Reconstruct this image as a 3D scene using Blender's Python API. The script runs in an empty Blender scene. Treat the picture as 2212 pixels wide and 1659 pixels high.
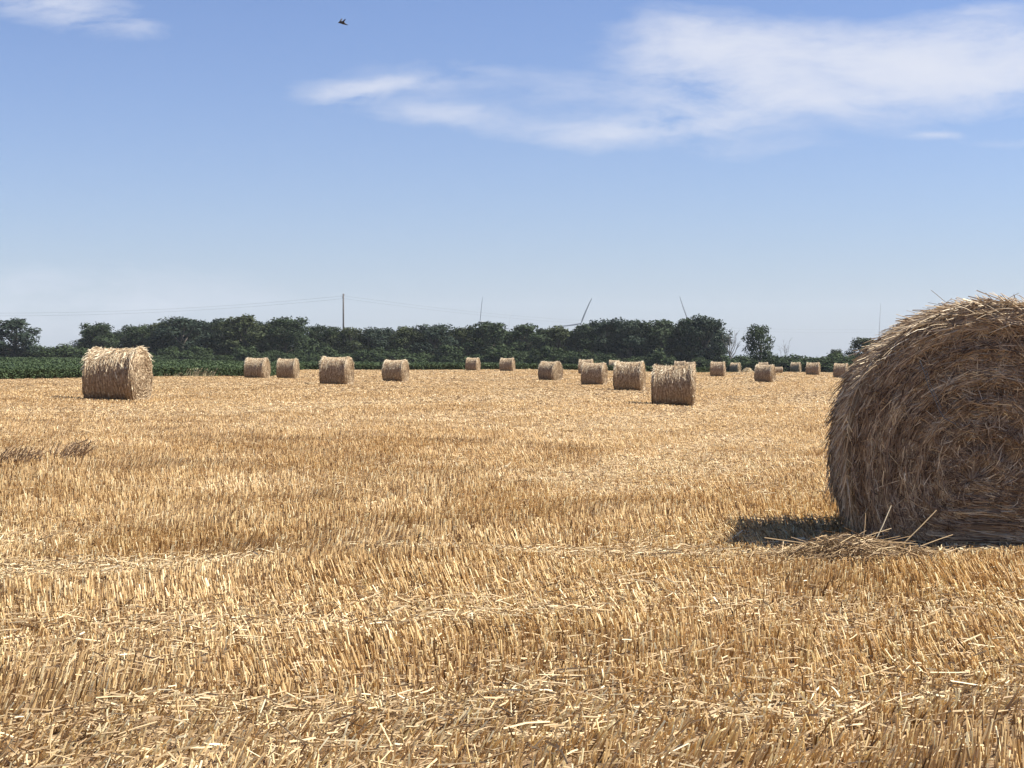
import bpy, math, numpy as np
from mathutils import Vector, Matrix, Euler
rng = np.random.default_rng(7)
sc = bpy.context.scene
COL = sc.collection

# ------------------------------------------------------------------ camera model
F, CX, CY, HZ = 3212.0, 1106.0, 829.5, 770.0      # focal length, centre, eye-level row (photo units, 2212 wide)
CAMZ = 1.21
PITCH = math.atan((CY - HZ) / F)
cp, sp = math.cos(PITCH), math.sin(PITCH)

def at(px, py, Y):
    """world point on the sight line of a photo pixel, Y metres ahead"""
    xc, yc = (px - CX) / F, -(py - CY) / F
    d = np.array([xc, cp + yc * sp, -sp + yc * cp])
    return np.array([0, 0, CAMZ]) + d * (Y / d[1])

cam = bpy.data.cameras.new('camera'); camo = bpy.data.objects.new('camera', cam); COL.objects.link(camo)
camo.location = (0, 0, CAMZ); camo.rotation_euler = (math.pi / 2 - PITCH, 0, 0)
cam.sensor_width = 36; cam.lens = 36 * F / 2212; cam.clip_start = 0.1; cam.clip_end = 20000
sc.camera = camo

# ------------------------------------------------------------------ helpers
def tag(o, label=None, cat=None, group=None, kind=None):
    if label: o['label'] = label
    if cat: o['category'] = cat
    if group: o['group'] = group
    if kind: o['kind'] = kind
    return o

def link(name, me, mat=None, parent=None):
    o = bpy.data.objects.new(name, me); COL.objects.link(o)
    if mat is not None and not me.materials: me.materials.append(mat)
    if parent is not None: o.parent = parent
    return o

def empty(name, loc=(0, 0, 0), rz=0):
    o = bpy.data.objects.new(name, None); COL.objects.link(o)
    o.location = [float(v) for v in loc]; o.rotation_euler = (0, 0, rz); o.empty_display_size = .2
    return o

def copy_tree(o, parent=None):
    c = o.copy(); COL.objects.link(c)
    if parent is not None: c.parent = parent
    for ch in o.children:
        copy_tree(ch, c)
    return c

def mesh_np(name, V, Q, tint=None, smooth=False):
    """V (n,3), Q (m,3|4) int -> mesh"""
    V = np.asarray(V, dtype=np.float32); Q = np.asarray(Q, dtype=np.int32)
    me = bpy.data.meshes.new(name)
    k = Q.shape[1]
    me.vertices.add(len(V)); me.vertices.foreach_set('co', V.ravel())
    me.loops.add(Q.size); me.loops.foreach_set('vertex_index', Q.ravel())
    me.polygons.add(len(Q)); me.polygons.foreach_set('loop_start', np.arange(0, Q.size, k, dtype=np.int32))
    me.polygons.foreach_set('use_smooth', np.full(len(Q), bool(smooth)))
    me.update(calc_edges=True)
    if tint is not None:
        a = me.attributes.new('tint', 'FLOAT', 'POINT'); a.data.foreach_set('value', np.asarray(tint, np.float32))
    return me

class Geo:
    """collects quads"""
    def __init__(s): s.V, s.Q, s.T, s.n = [], [], [], 0
    def add(s, V, Q, T=None):
        V = np.asarray(V, float).reshape(-1, 3); Q = np.asarray(Q, int)
        s.V.append(V); s.Q.append(Q + s.n); s.n += len(V)
        s.T.append(np.full(len(V), .5) if T is None else np.broadcast_to(np.asarray(T, float), (len(V),)))
    def mesh(s, name, smooth=False):
        return mesh_np(name, np.concatenate(s.V), np.concatenate(s.Q), np.concatenate(s.T), smooth)

def strands(P, rad, tint, sides=3, taper=1.0):
    """P (N,S,3) centre lines, rad (N,), tint (N,) -> V,Q,T"""
    P = np.asarray(P, float); N, S, _ = P.shape
    t = P[:, -1] - P[:, 0]; t /= np.linalg.norm(t, axis=1, keepdims=True) + 1e-9
    r = rng.normal(size=(N, 3)); n = np.cross(t, r); n /= np.linalg.norm(n, axis=1, keepdims=True) + 1e-9
    b = np.cross(t, n)
    k = max(sides, 2); ang = np.arange(k) * 2 * math.pi / k
    off = n[:, None, :] * np.cos(ang)[None, :, None] + b[:, None, :] * np.sin(ang)[None, :, None]
    rr = np.asarray(rad, float)[:, None] * np.linspace(1, taper, S)[None, :]
    V = P[:, :, None, :] + off[:, None, :, :] * rr[:, :, None, None]
    base = (np.arange(N) * S * k)[:, None, None]; s_ = (np.arange(S - 1) * k)[None, :, None]
    j = np.arange(k if k > 2 else 1)[None, None, :]; j2 = (j + 1) % k
    a = base + s_ + j; b_ = base + s_ + j2
    Q = np.stack([a, b_, b_ + k, a + k], -1).reshape(-1, 4)
    return V.reshape(-1, 3), Q, np.repeat(np.asarray(tint, float), S * k)

def vnoise(seed, cell):
    """smooth value noise of 2-D points"""
    g = np.random.default_rng(seed).random((256, 256))
    def f(x, y):
        x = np.asarray(x, float) / cell + 1000; y = np.asarray(y, float) / cell + 1000
        i, j = np.floor(x).astype(int), np.floor(y).astype(int); fx, fy = x - i, y - j
        fx = fx * fx * (3 - 2 * fx); fy = fy * fy * (3 - 2 * fy)
        G = lambda a, b: g[a % 256, b % 256]
        return (G(i, j) * (1 - fx) + G(i + 1, j) * fx) * (1 - fy) + (G(i, j + 1) * (1 - fx) + G(i + 1, j + 1) * fx) * fy
    return f

def revolve(g, pts, seg=10, M=None, T=.5):
    """closed-of-revolution about z from (r,z) list"""
    pts = np.array(pts, float); a = np.arange(seg) * 2 * math.pi / seg
    V = np.stack([np.outer(pts[:, 0], np.cos(a)), np.outer(pts[:, 0], np.sin(a)), np.repeat(pts[:, 1:2], seg, 1)], -1).reshape(-1, 3)
    if M is not None: V = V @ np.array(M.to_3x3()).T + np.array(M.to_translation())
    i = (np.arange(len(pts) - 1) * seg)[:, None]; j = np.arange(seg)[None]; j2 = (j + 1) % seg
    g.add(V, np.stack([i + j, i + j2, i + j2 + seg, i + j + seg], -1).reshape(-1, 4), T)

def tube(g, pts, rads, seg=8, T=.5):
    pts = [Vector(p) for p in pts]; V = []
    for i, p in enumerate(pts):
        d = (pts[min(i + 1, len(pts) - 1)] - pts[max(i - 1, 0)]).normalized()
        n = d.cross(Vector((0.31, 0.95, 0.11))).normalized(); b = d.cross(n)
        for k in range(seg):
            a = 2 * math.pi * k / seg
            V.append(p + (n * math.cos(a) + b * math.sin(a)) * rads[i])
    Q = [(i * seg + k, i * seg + (k + 1) % seg, (i + 1) * seg + (k + 1) % seg, (i + 1) * seg + k) for i in range(len(pts) - 1) for k in range(seg)]
    g.add(np.array([tuple(v) for v in V]), Q, T)

# ------------------------------------------------------------------ materials
def material(name):
    m = bpy.data.materials.new(name); m.use_nodes = True
    nt = m.node_tree; b = nt.nodes['Principled BSDF']
    return m, nt, b
def N(nt, typ, **kw):
    n = nt.nodes.new(typ)
    for k, v in kw.items(): setattr(n, k, v)
    return n
def ramp(nt, stops, fac=None):
    r = N(nt, 'ShaderNodeValToRGB'); e = r.color_ramp.elements
    while len(e) < len(stops): e.new(.5)
    for el, (p, c) in zip(e, stops): el.position = p; el.color = (*c, 1)
    if fac is not None: nt.links.new(fac, r.inputs[0])
    return r

def straw_mat(name, stops, rough=.5, spec=.35, transl=.0, noise=None):
    m, nt, b = material(name)
    at_ = N(nt, 'ShaderNodeAttribute', attribute_name='tint')
    fac = at_.outputs['Fac']
    if noise:
        tc = N(nt, 'ShaderNodeTexCoord'); nz = N(nt, 'ShaderNodeTexNoise'); nz.inputs['Scale'].default_value = noise[0]; nz.inputs['Detail'].default_value = 6
        nt.links.new(tc.outputs['Object'], nz.inputs['Vector'])
        ma = N(nt, 'ShaderNodeMath', operation='MULTIPLY_ADD'); ma.inputs[1].default_value = noise[1]; 
        nt.links.new(nz.outputs['Fac'], ma.inputs[0])
        sb = N(nt, 'ShaderNodeMath', operation='SUBTRACT'); nt.links.new(fac, sb.inputs[0]); sb.inputs[1].default_value = noise[1] * .5
        nt.links.new(sb.outputs[0], ma.inputs[2]); fac = ma.outputs[0]
    r = ramp(nt, stops, fac)
    nt.links.new(r.outputs[0], b.inputs['Base Color'])
    b.inputs['Roughness'].default_value = rough; b.inputs['Specular IOR Level'].default_value = spec
    if transl:
        tr = N(nt, 'ShaderNodeBsdfTranslucent'); nt.links.new(r.outputs[0], tr.inputs[0])
        mx = N(nt, 'ShaderNodeMixShader'); mx.inputs[0].default_value = transl
        nt.links.new(b.outputs[0], mx.inputs[1]); nt.links.new(tr.outputs[0], mx.inputs[2])
        nt.links.new(mx.outputs[0], nt.nodes['Material Output'].inputs[0])
    return m

STRAW = [(0, (.13, .068, .027)), (.3, (.445, .284, .122)), (.65, (.75, .553, .288)), (.9, (.86, .72, .42)), (1, (.88, .80, .56))]
LITTER = [(0, (.13, .078, .038)), (.3, (.305, .204, .108)), (.65, (.48, .352, .198)), (.9, (.63, .50, .30)), (1, (.72, .63, .43))]
BIGB = [(0, (.09, .058, .036)), (.35, (.275, .195, .127)), (.7, (.50, .39, .262)), (1, (.80, .69, .48))]
BALE_SHADED = [(0, (.075, .049, .03)), (.35, (.215, .148, .09)), (.7, (.42, .32, .205)), (1, (.78, .68, .49))]  # far bale body, darkened: shade of the sides put into the colour
M_stub = straw_mat('stubble_straw', STRAW, .45, .4, .32)
M_litter = straw_mat('loose_straw', LITTER, .6, .25, .1)
BALE_SUNLIT = [(0, (.2, .14, .08)), (.5, (.48, .37, .235)), (1, (.86, .77, .58))]  # paler ramp for loose straw: sunlit bale tops put into the colour
M_bale = straw_mat('bale_straw_sunlit', BALE_SUNLIT, .55, .3, .1)
M_bigbody = straw_mat('near_bale_packed', BIGB, .75, .2, 0, noise=(14, .7))
M_balebody = straw_mat('bale_packed_shaded', BALE_SHADED, .8, .15, 0, noise=(14, .9))
M_weed = straw_mat('dead_weed', [(0, (.22, .15, .088)), (1, (.50, .36, .215))], .8, .2)
M_dry = straw_mat('dry_grass', [(0, (.25, .22, .13)), (1, (.5, .45, .3))], .7, .2, .2)

def leaf_mat(name, dark, light, transl=.15):
    return straw_mat(name, [(0, dark), (1, light)], .7, .08, transl)
M_leaf = leaf_mat('tree_leaves', (.018, .030, .015), (.056, .078, .036))
M_leaf2 = leaf_mat('tree_leaves_bluish', (.016, .027, .019), (.048, .067, .044))
M_leaf3 = leaf_mat('tree_leaves_olive', (.023, .032, .014), (.070, .084, .036))
M_shrub = leaf_mat('shrub_leaves', (.022, .036, .015), (.060, .085, .035))
M_crop = leaf_mat('crop_leaves', (.030, .046, .020), (.072, .100, .045), .1)
M_bark = straw_mat('bark', [(0, (.05, .042, .035)), (1, (.13, .115, .1))], .9, .1, 0, noise=(3, .8))
M_deadwood = straw_mat('dead_wood', [(0, (.10, .09, .08)), (1, (.22, .2, .18))], .9, .1, 0, noise=(3, .8))

m, nt, b = material('soil_and_chaff'); M_ground = m
tc = N(nt, 'ShaderNodeTexCoord')
n1 = N(nt, 'ShaderNodeTexNoise'); n1.inputs['Scale'].default_value = 38; n1.inputs['Detail'].default_value = 8; n1.inputs['Roughness'].default_value = .75
n2 = N(nt, 'ShaderNodeTexNoise'); n2.inputs['Scale'].default_value = .35; n2.inputs['Detail'].default_value = 5
mpg = N(nt, 'ShaderNodeMapping'); mpg.inputs['Rotation'].default_value = (0, 0, math.radians(22)); mpg.inputs['Scale'].default_value = (.12, 1, 1)
for n_ in (n1,): nt.links.new(tc.outputs['Object'], n_.inputs['Vector'])
nt.links.new(tc.outputs['Object'], mpg.inputs['Vector']); nt.links.new(mpg.outputs[0], n2.inputs['Vector'])
mm = N(nt, 'ShaderNodeMath', operation='MULTIPLY_ADD'); mm.inputs[1].default_value = .5; nt.links.new(n2.outputs[0], mm.inputs[0])
m3 = N(nt, 'ShaderNodeMath', operation='MULTIPLY_ADD'); m3.inputs[1].default_value = .9; m3.inputs[2].default_value = -.22; nt.links.new(n1.outputs[0], m3.inputs[0]); nt.links.new(m3.outputs[0], mm.inputs[2])
r = ramp(nt, [(.15, (.10, .06, .032)), (.45, (.27, .17, .085)), (.75, (.46, .325, .17)), (1, (.6, .45, .26))], mm.outputs[0])
nt.links.new(r.outputs[0], b.inputs['Base Color']); b.inputs['Roughness'].default_value = .9
bp = N(nt, 'ShaderNodeBump'); bp.inputs['Strength'].default_value = .8; bp.inputs['Distance'].default_value = .03
nt.links.new(n1.outputs[0], bp.inputs['Height']); nt.links.new(bp.outputs[0], b.inputs['Normal'])

def plain(name, c, rough=.6, noise=0):
    m, nt, b = material(name)
    tc = N(nt, 'ShaderNodeTexCoord'); nz = N(nt, 'ShaderNodeTexNoise'); nz.inputs['Scale'].default_value = noise or 2
    nt.links.new(tc.outputs['Object'], nz.inputs['Vector'])
    r = ramp(nt, [(.3, tuple(v * .82 for v in c)), (.7, tuple(min(1, v * 1.12) for v in c))], nz.outputs[0])
    nt.links.new(r.outputs[0], b.inputs['Base Color']); b.inputs['Roughness'].default_value = rough
    return m
M_turb = plain('turbine_shaded_white', (.20, .22, .25), .5)  # turbines are white; their backlit shade is put into this grey
M_pole = plain('weathered_pole', (.11, .10, .095), .9)
M_wire = plain('wire', (.10, .10, .11), .6)
M_bird = plain('dark_plumage', (.014, .013, .018), .7, 20)
M_twine = plain('blue_twine', (.12, .135, .15), .6, 30)
M_leafdry = plain('dead_leaf', (.36, .13, .035), .7, 40)

# ------------------------------------------------------------------ terrain from what stands on it
BD = 1.6   # bale diameter
# px0, px1, ytop, ybottom (photo pixels), yaw offset deg, label
BALES = [
 (181, 329, 750, 868, 1, 'large round straw bale standing alone on the left, with ragged right end and sagging top'),
 (533, 578, 770, 815, -2, 'straw bale at the crop corner, leftmost of the close pair left of the pole'),
 (596, 648, 777, 821, 1.5, 'straw bale with pale right end, right-hand one of the close pair left of the pole'),
 (691, 764, 770, 832, -2.5, 'straw bale standing below the utility pole in front of the green crop strip'),
 (829, 881, 776, 824, -5.5, 'straw bale next to the right of the one below the utility pole'),
 (1006, 1037, 773, 801, -7.5, 'small far straw bale under the left wind turbine, in front of the green strip'),
 (1080, 1112, 773, 802, -5, 'small far straw bale at the green strip below the faint pair of turbine blades'),
 (1163, 1215, 781, 822, -25, 'straw bale turned to show most of its round right end, mid-field'),
 (1251, 1281, 776, 808, -2, 'far straw bale half hidden behind the upper left of a nearer bale'),
 (1258, 1309, 784, 833, -8, 'straw bale with a smaller bale peeping out behind its top left'),
 (1313, 1341, 776, 800, -3, 'far straw bale mostly hidden, only its pale left part showing beside a large bale'),
 (1326, 1394, 779, 843, -4.5, 'second largest bale of the middle group, with shaggy bright top, left of the nearest one'),
 (1410, 1500, 787, 878, -1, 'nearest straw bale of the middle group, seen broadside with a shadow to its left'),
 (1455, 1483, 778, 804, -4.5, 'far straw bale peeping over the top of the nearest middle bale'),
 (1478, 1502, 787, 811, -3, 'far straw bale showing just its right part past the nearest middle bale'),
 (1534, 1567, 779, 811, -5, 'straw bale in front of the bare dead tree, tilted end barely showing'),
 (1577, 1600, 781, 802, -19, 'small far straw bale in the gap between the dead tree and the lone tree'),
 (1631, 1674, 790, 828, -17, 'straw bale with bright right end in front of two far bales below the lone tree'),
 (1637, 1661, 781, 803, -8, 'far straw bale showing above the top of a nearer bale below the lone tree'),
 (1709, 1729, 783, 804, -15, 'small far straw bale by the hedge, leftmost of three left of the huge bale'),
 (1743, 1770, 782, 810, -11, 'straw bale by the hedge, middle one of three left of the huge bale'),
 (1797, 1836, 785, 816, -14, 'straw bale partly hidden by the left edge of the huge near bale'),
]
an = []
for (x0, x1, yt, yb, ya, lb) in BALES:
    Y = F * BD / (yb - yt); p = at((x0 + x1) / 2, yb, Y); an.append((p[0], p[1], p[2]))
for Y in (2.5, 4, 6, 8, 9, 10, 11.5, 13, 15):
    for px in (-400, 300, 1106, 1900, 2600): an.append((*at(px, 800, Y)[:2], 0.0))
for px, Y, z in ((-400, 100, -.35), (0, 110, -.45), (250, 112, -.42), (700, 185, -.45), (1150, 195, -.5), (-300, 420, .35), (0, 420, .3), (200, 420, .15), (400, 420, -.35), (800, 420, -1.0), (1106, 420, -1.3), (1400, 420, -2.4), (1700, 400, -2.95), (2000, 400, -3.0), (2500, 400, -3.0), (2300, 40, -.45), (2500, 120, -1.0)):
    an.append((*at(px, 800, Y)[:2], z))
an = np.array(an)
def feat(x, y):
    x, y = np.asarray(x, float), np.asarray(y, float)
    th = np.clip(np.arctan2(x, y), -.42, .42); r_ = np.clip(np.hypot(x, y), 2.5, 430)
    return np.tan(th), np.log(r_)
ua, va = feat(an[:, 0], an[:, 1])
Ap = np.stack([np.ones_like(ua), ua, va, ua * va, va * va], 1)
cf = np.linalg.lstsq(Ap, an[:, 2], rcond=None)[0]; res = an[:, 2] - Ap @ cf
K = lambda u, v: np.exp(-((u[:, None] - ua[None]) / .10) ** 2 - ((v[:, None] - va[None]) / .45) ** 2)
wK = np.linalg.solve(K(ua, va) + .12 * np.eye(len(ua)), res)
def terr(x, y):
    u, v = feat(x, y); sh = u.shape; u, v = u.ravel(), v.ravel()
    out = np.empty(len(u))
    for s in range(0, len(u), 20000):
        uu, vv = u[s:s + 20000], v[s:s + 20000]
        out[s:s + 20000] = np.stack([np.ones_like(uu), uu, vv, uu * vv, vv * vv], 1) @ cf + K(uu, vv) @ wK
    return out.reshape(sh)
def tz(x, y): return float(terr(np.array([x]), np.array([y]))[0])

rr_ = np.concatenate([[0.0], np.geomspace(1.2, 700, 120), [1200, 2400, 5000]])
th_ = np.concatenate([np.radians(np.linspace(-180, -28, 30, endpoint=False)), np.radians(np.linspace(-28, 28, 160, endpoint=False)), np.radians(np.linspace(28, 180, 30, endpoint=False))])
R_, T_ = np.meshgrid(rr_, th_, indexing='ij'); gx, gy = R_ * np.sin(T_), R_ * np.cos(T_)
gz = terr(gx, gy); gz -= .02 * np.clip(R_ - 700, 0, 1e9) ** .7 * 0
nt_ = len(th_); i = (np.arange(len(rr_) - 1) * nt_)[:, None]; j = np.arange(nt_)[None]; j2 = (j + 1) % nt_
Q = np.stack([i + j, i + nt_ + j, i + nt_ + j2, i + j2], -1).reshape(-1, 4)[:, ::-1]
ground = link('ground', mesh_np('ground', np.stack([gx, gy, gz], -1).reshape(-1, 3), Q, smooth=True), M_ground)
tag(ground, 'harvested field of pale straw coloured soil and chaff', 'ground', kind='structure')

# ------------------------------------------------------------------ sun, sky, clouds
SUN_EL, SUN_AZ = math.radians(51), math.radians(86)          # azimuth clockwise from the view direction
sdir = Vector((math.cos(SUN_EL) * math.sin(SUN_AZ), math.cos(SUN_EL) * math.cos(SUN_AZ), math.sin(SUN_EL)))
sun = bpy.data.lights.new('sun', 'SUN'); sun.energy = 5.0; sun.angle = math.radians(.5); sun.color = (1, .94, .83)
suno = bpy.data.objects.new('sun', sun); COL.objects.link(suno); suno.rotation_euler = sdir.to_track_quat('Z', 'Y').to_euler(); suno.location = (20, 10, 40)
w = bpy.data.worlds.new('World'); sc.world = w; w.use_nodes = True; nt = w.node_tree
bg = nt.nodes['Background']; bg.inputs['Strength'].default_value = .0505
sky = N(nt, 'ShaderNodeTexSky', sky_type='NISHITA', sun_disc=False); sky.sun_elevation = SUN_EL; sky.sun_rotation = SUN_AZ
sky.air_density = 1.0; sky.dust_density = .35; sky.ozone_density = 2.5
tc = N(nt, 'ShaderNodeTexCoord'); sep = N(nt, 'ShaderNodeSeparateXYZ'); nt.links.new(tc.outputs['Generated'], sep.inputs[0])
def M2(op, a, b_=None, c=None, clamp=False):
    n = N(nt, 'ShaderNodeMath', operation=op); n.use_clamp = clamp
    for i_, v in enumerate((a, b_, c)):
        if v is None: continue
        if isinstance(v, (int, float)): n.inputs[i_].default_value = v
        else: nt.links.new(v, n.inputs[i_])
    return n.outputs[0]
yp = M2('MAXIMUM', sep.outputs[1], .05)
cu, cw = M2('DIVIDE', sep.outputs[0], yp), M2('DIVIDE', sep.outputs[2], yp)
cmb = N(nt, 'ShaderNodeCombineXYZ'); nt.links.new(cu, cmb.inputs[0]); nt.links.new(M2('MULTIPLY', cw, 2.6), cmb.inputs[1])
nzw = N(nt, 'ShaderNodeTexNoise'); nzw.inputs['Scale'].default_value = 9; nzw.inputs['Detail'].default_value = 6; nt.links.new(cmb.outputs[0], nzw.inputs['Vector'])
sw = N(nt, 'ShaderNodeSeparateColor'); nt.links.new(nzw.outputs['Color'], sw.inputs[0])
wu = M2('ADD', cu, M2('MULTIPLY', M2('SUBTRACT', sw.outputs[0], .5), .055))
ww = M2('ADD', cw, M2('MULTIPLY', M2('SUBTRACT', sw.outputs[1], .5), .028))
BLOBS = [(115, 10, 165, 50, .48, -12), (275, 66, 66, 18, .20, -5), (800, 186, 115, 17, .55, 1), (705, 205, 70, 16, .30, 0), (960, 252, 190, 26, .26, -7), (950, 170, 240, 50, .16, 0),
 (1750, 110, 330, 55, .62, -4), (2130, 140, 300, 75, .80, 0), (1480, 110, 120, 55, .34, 10), (1330, 290, 170, 26, .50, 4), (1560, 225, 210, 60, .42, 0), (1720, 190, 220, 42, .34, -14),
 (2000, 283, 55, 10, .30, 3), (1650, 318, 200, 22, .13, 0), (1260, 205, 170, 40, .14, 8), (2120, 22, 170, 22, .20, 8), (450, 315, 60, 10, .07, 0), (530, 210, 35, 8, .05, -8), (2200, 300, 120, 14, .16, 0), (160, 640, 520, 80, .16, 0)]
tot = None
for (bx, by, ba, bb, bi, rot) in BLOBS:
    d = at(bx, by, 1.0) - np.array([0, 0, CAMZ]); u0, w0 = d[0] / d[1], d[2] / d[1]; c_, s_ = math.cos(math.radians(rot)), math.sin(math.radians(rot))
    du, dw = M2('SUBTRACT', wu, float(u0)), M2('SUBTRACT', ww, float(w0))
    p_ = M2('MULTIPLY', M2('MULTIPLY_ADD', du, c_, M2('MULTIPLY', dw, s_)), F / ba)
    q_ = M2('MULTIPLY', M2('MULTIPLY_ADD', dw, c_, M2('MULTIPLY', du, -s_)), F / bb)
    e = M2('MULTIPLY', M2('POWER', 2.718, M2('MULTIPLY', M2('MULTIPLY_ADD', p_, p_, M2('MULTIPLY', q_, q_)), -1.0)), bi)
    tot = e if tot is None else M2('ADD', tot, e)
cmb2 = N(nt, 'ShaderNodeCombineXYZ'); nt.links.new(wu, cmb2.inputs[0]); nt.links.new(M2('MULTIPLY', ww, 3.2), cmb2.inputs[1])
nzf = N(nt, 'ShaderNodeTexNoise'); nzf.inputs['Scale'].default_value = 13; nzf.inputs['Detail'].default_value = 12; nzf.inputs['Roughness'].default_value = .64; nt.links.new(cmb2.outputs[0], nzf.inputs['Vector'])
cm = M2('MULTIPLY_ADD', tot, 1.15, M2('MULTIPLY', M2('MULTIPLY', M2('SUBTRACT', nzf.outputs[0], .53), 2.0), M2('MINIMUM', M2('MULTIPLY', tot, 2.2), 1.0)))
cm = M2('MAXIMUM', M2('SUBTRACT', cm, .07), 0.0)
cm = M2('MULTIPLY', cm, M2('GREATER_THAN', sep.outputs[1], .06))
cm = M2('SUBTRACT', 1.0, M2('POWER', 2.718, M2('MULTIPLY', cm, -2.1)), clamp=True)
hs = N(nt, 'ShaderNodeMix', data_type='RGBA', blend_type='MULTIPLY'); hs.inputs[0].default_value = 1; nt.links.new(sky.outputs[0], hs.inputs[6]); hs.inputs[7].default_value = (.785, .855, 1.115, 1)
mix = N(nt, 'ShaderNodeMix', data_type='RGBA'); nt.links.new(cm, mix.inputs['Factor']); hz = N(nt, 'ShaderNodeMix', data_type='RGBA'); nt.links.new(M2('MULTIPLY', M2('POWER', 2.718, M2('DIVIDE', M2('MAXIMUM', cw, 0.0), -.10)), .72), hz.inputs[0]); nt.links.new(hs.outputs[2], hz.inputs[6]); hz.inputs[7].default_value = (3.4, 3.95, 4.8, 1)
nt.links.new(hz.outputs[2], mix.inputs[6]); mix.inputs[7].default_value = (6.3, 6.55, 7.4, 1)
nt.links.new(mix.outputs[2], bg.inputs['Color'])
sc.view_settings.view_transform = 'Standard'; sc.view_settings.look = 'None'; sc.view_settings.exposure = 1.27; sc.view_settings.gamma = 1

# ------------------------------------------------------------------ stubble and loose straw
ROW = math.radians(22)                     # rows run 22 degrees off the picture plane
rdx, rdy = math.cos(ROW), math.sin(ROW)    # along the row
nA, nB, nC, nD = vnoise(1, 1.1), vnoise(2, .45), vnoise(3, 3.5), vnoise(4, 9)
nL1, nL2 = vnoise(5, .8), vnoise(6, .8)
def flat_field(x, y):
    """how flattened the stubble is: tracks along the rows plus patches"""
    a = x * rdx + y * rdy; c = -x * rdy + y * rdx
    s = .55 * nA(a * .45, c) + .25 * nC(a * .3, c) + .30 * nB(a * .5, c) - .05
    a2 = x * .242 + y * .970; c2 = x * .970 - y * .242
    s2 = .50 * nA(a2 * .06, c2 * .85) + .30 * nC(a2 * .08, c2) + .28 * nB(a2 * .25, c2 * .6) - .04
    k = np.clip((y - 9) / 7, 0, 1); k = k * k * (3 - 2 * k); s = s * (1 - k) + s2 * k
    return np.clip(np.clip((s - .38) / .34, 0, 1) + .9 * bands(x, y), 0, 1)
def gpt(px, py):
    Y = CAMZ * F / (py - HZ); return (px - CX) / F * Y, Y
BANDS = [(*gpt(800, 1196), *gpt(1480, 1216), .16), (*gpt(-200, 1262), *gpt(560, 1235), .30), (*gpt(-300, 1570), *gpt(1150, 1525), .09), (*gpt(1100, 1600), *gpt(2500, 1560), .07), (*gpt(1420, 1215), *gpt(2300, 1205), .10), (*gpt(300, 1378), *gpt(1300, 1352), .10)]
def bands(x, y):
    out = np.zeros_like(np.asarray(x, float))
    for x0, y0, x1, y1, w_ in BANDS:
        dx, dy = x1 - x0, y1 - y0; L_ = math.hypot(dx, dy); t = ((x - x0) * dx + (y - y0) * dy) / L_; q = (-(x - x0) * dy + (y - y0) * dx) / L_ + .25 * (nB(x * 1.2, y) - .5)
        out = np.maximum(out, np.exp(-(q / w_) ** 2) * np.clip((t + .15) / .3, 0, 1) * np.clip((L_ + .15 - t) / .3, 0, 1))
    return out
def sample_ground(dens, d0, d1, d2):
    """random ground points in the viewed wedge (with a margin at the sides); dens(d) per m2"""
    out = []
    edges = np.geomspace(d0, d1, 60)
    for a, b_ in zip(edges[:-1], edges[1:]):
        wd = .37 * b_ + d2; n_ = rng.poisson(dens((a + b_) / 2) * (b_ - a) * 2 * wd)
        out.append(np.stack([rng.uniform(-wd, wd, n_), rng.uniform(a, b_, n_)], 1))
    return np.concatenate(out)
crop_edge = [(-700, 88), (-300, 95), (0, 103), (540, 124), (585, 126), (655, 185), (1100, 197), (1500, 215), (1560, 225)]
ce = np.array([((px - CX) / F, Y) for px, Y in crop_edge])
def field_limit(x, y):
    u = x / np.maximum(y, .1); return np.interp(u, np.append(ce[:, 0], [.3, .5]), np.append(ce[:, 1], [235, 200]))

P = sample_ground(lambda d: 1350 * min(1, (8.5 / d)) ** 1.42, 2.9, 235, 1.6)
# pull the near ones into drill rows
c = -P[:, 0] * rdy + P[:, 1] * rdx; sp_ = .155; k = np.round(c / sp_) * sp_
shift = (k - c) * .72 * np.clip((26 - P[:, 1]) / 12, 0, 1); P[:, 0] += -rdy * shift; P[:, 1] += rdx * shift
P = P[P[:, 1] < field_limit(P[:, 0], P[:, 1])]
fl = flat_field(P[:, 0], P[:, 1]); keep = rng.random(len(P)) > fl * .28; P, fl = P[keep], fl[keep]
n_ = len(P); d = P[:, 1]
h = rng.uniform(.06, .11, n_) * (1 - .35 * fl) * (1 - .28 * np.clip((d - 12) / 15, 0, 1)) * (1 + .25 * np.clip((5.4 - d) / .6, 0, 1)) * np.clip(1 + .25 * (nD(P[:, 0], P[:, 1]) - .5), .7, 1.3)
lean = np.abs(rng.normal(0, .16 + .22 * np.clip((d - 12) / 15, 0, 1), n_)) + fl * rng.uniform(0, .8, n_)
ldx = -.10 - .16 * np.clip(P[:, 0] / np.maximum(d, 1) * 4, -1.2, 1.2) * 1.2 + .9 * (nL1(P[:, 0], P[:, 1]) - .5) + .5 * np.clip((5.4 - d) / .6, 0, 1); ldy = .9 * (nL2(P[:, 0], P[:, 1]) - .5)
az = rng.uniform(0, 2 * math.pi, n_)
tx, ty = ldx + np.cos(az) * lean, ldy + np.sin(az) * lean
z0 = terr(P[:, 0], P[:, 1])
b0 = np.stack([P[:, 0], P[:, 1], z0 - .01], 1)
b1 = b0 + np.stack([tx * h, ty * h, h + .01], 1)
rad = np.maximum(rng.uniform(.0021, .0041, n_), d * .00016)
tn = np.clip(rng.normal(.60, .25, n_) + (.12 + .16 * np.clip((d - 10) / 8, 0, 1)) * fl - .05 - .10 * np.clip((d - 10) / 14, 0, 1), 0, 1)
g = Geo(); near = d < 22
g.add(*strands(np.stack([b0[near], b1[near]], 1), rad[near], tn[near], 3, .9))
g.add(*strands(np.stack([b0[~near], b1[~near]], 1), rad[~near] * 1.25, tn[~near], 2, .8))
st = link('stubble', g.mesh('stubble'), M_stub)
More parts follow.
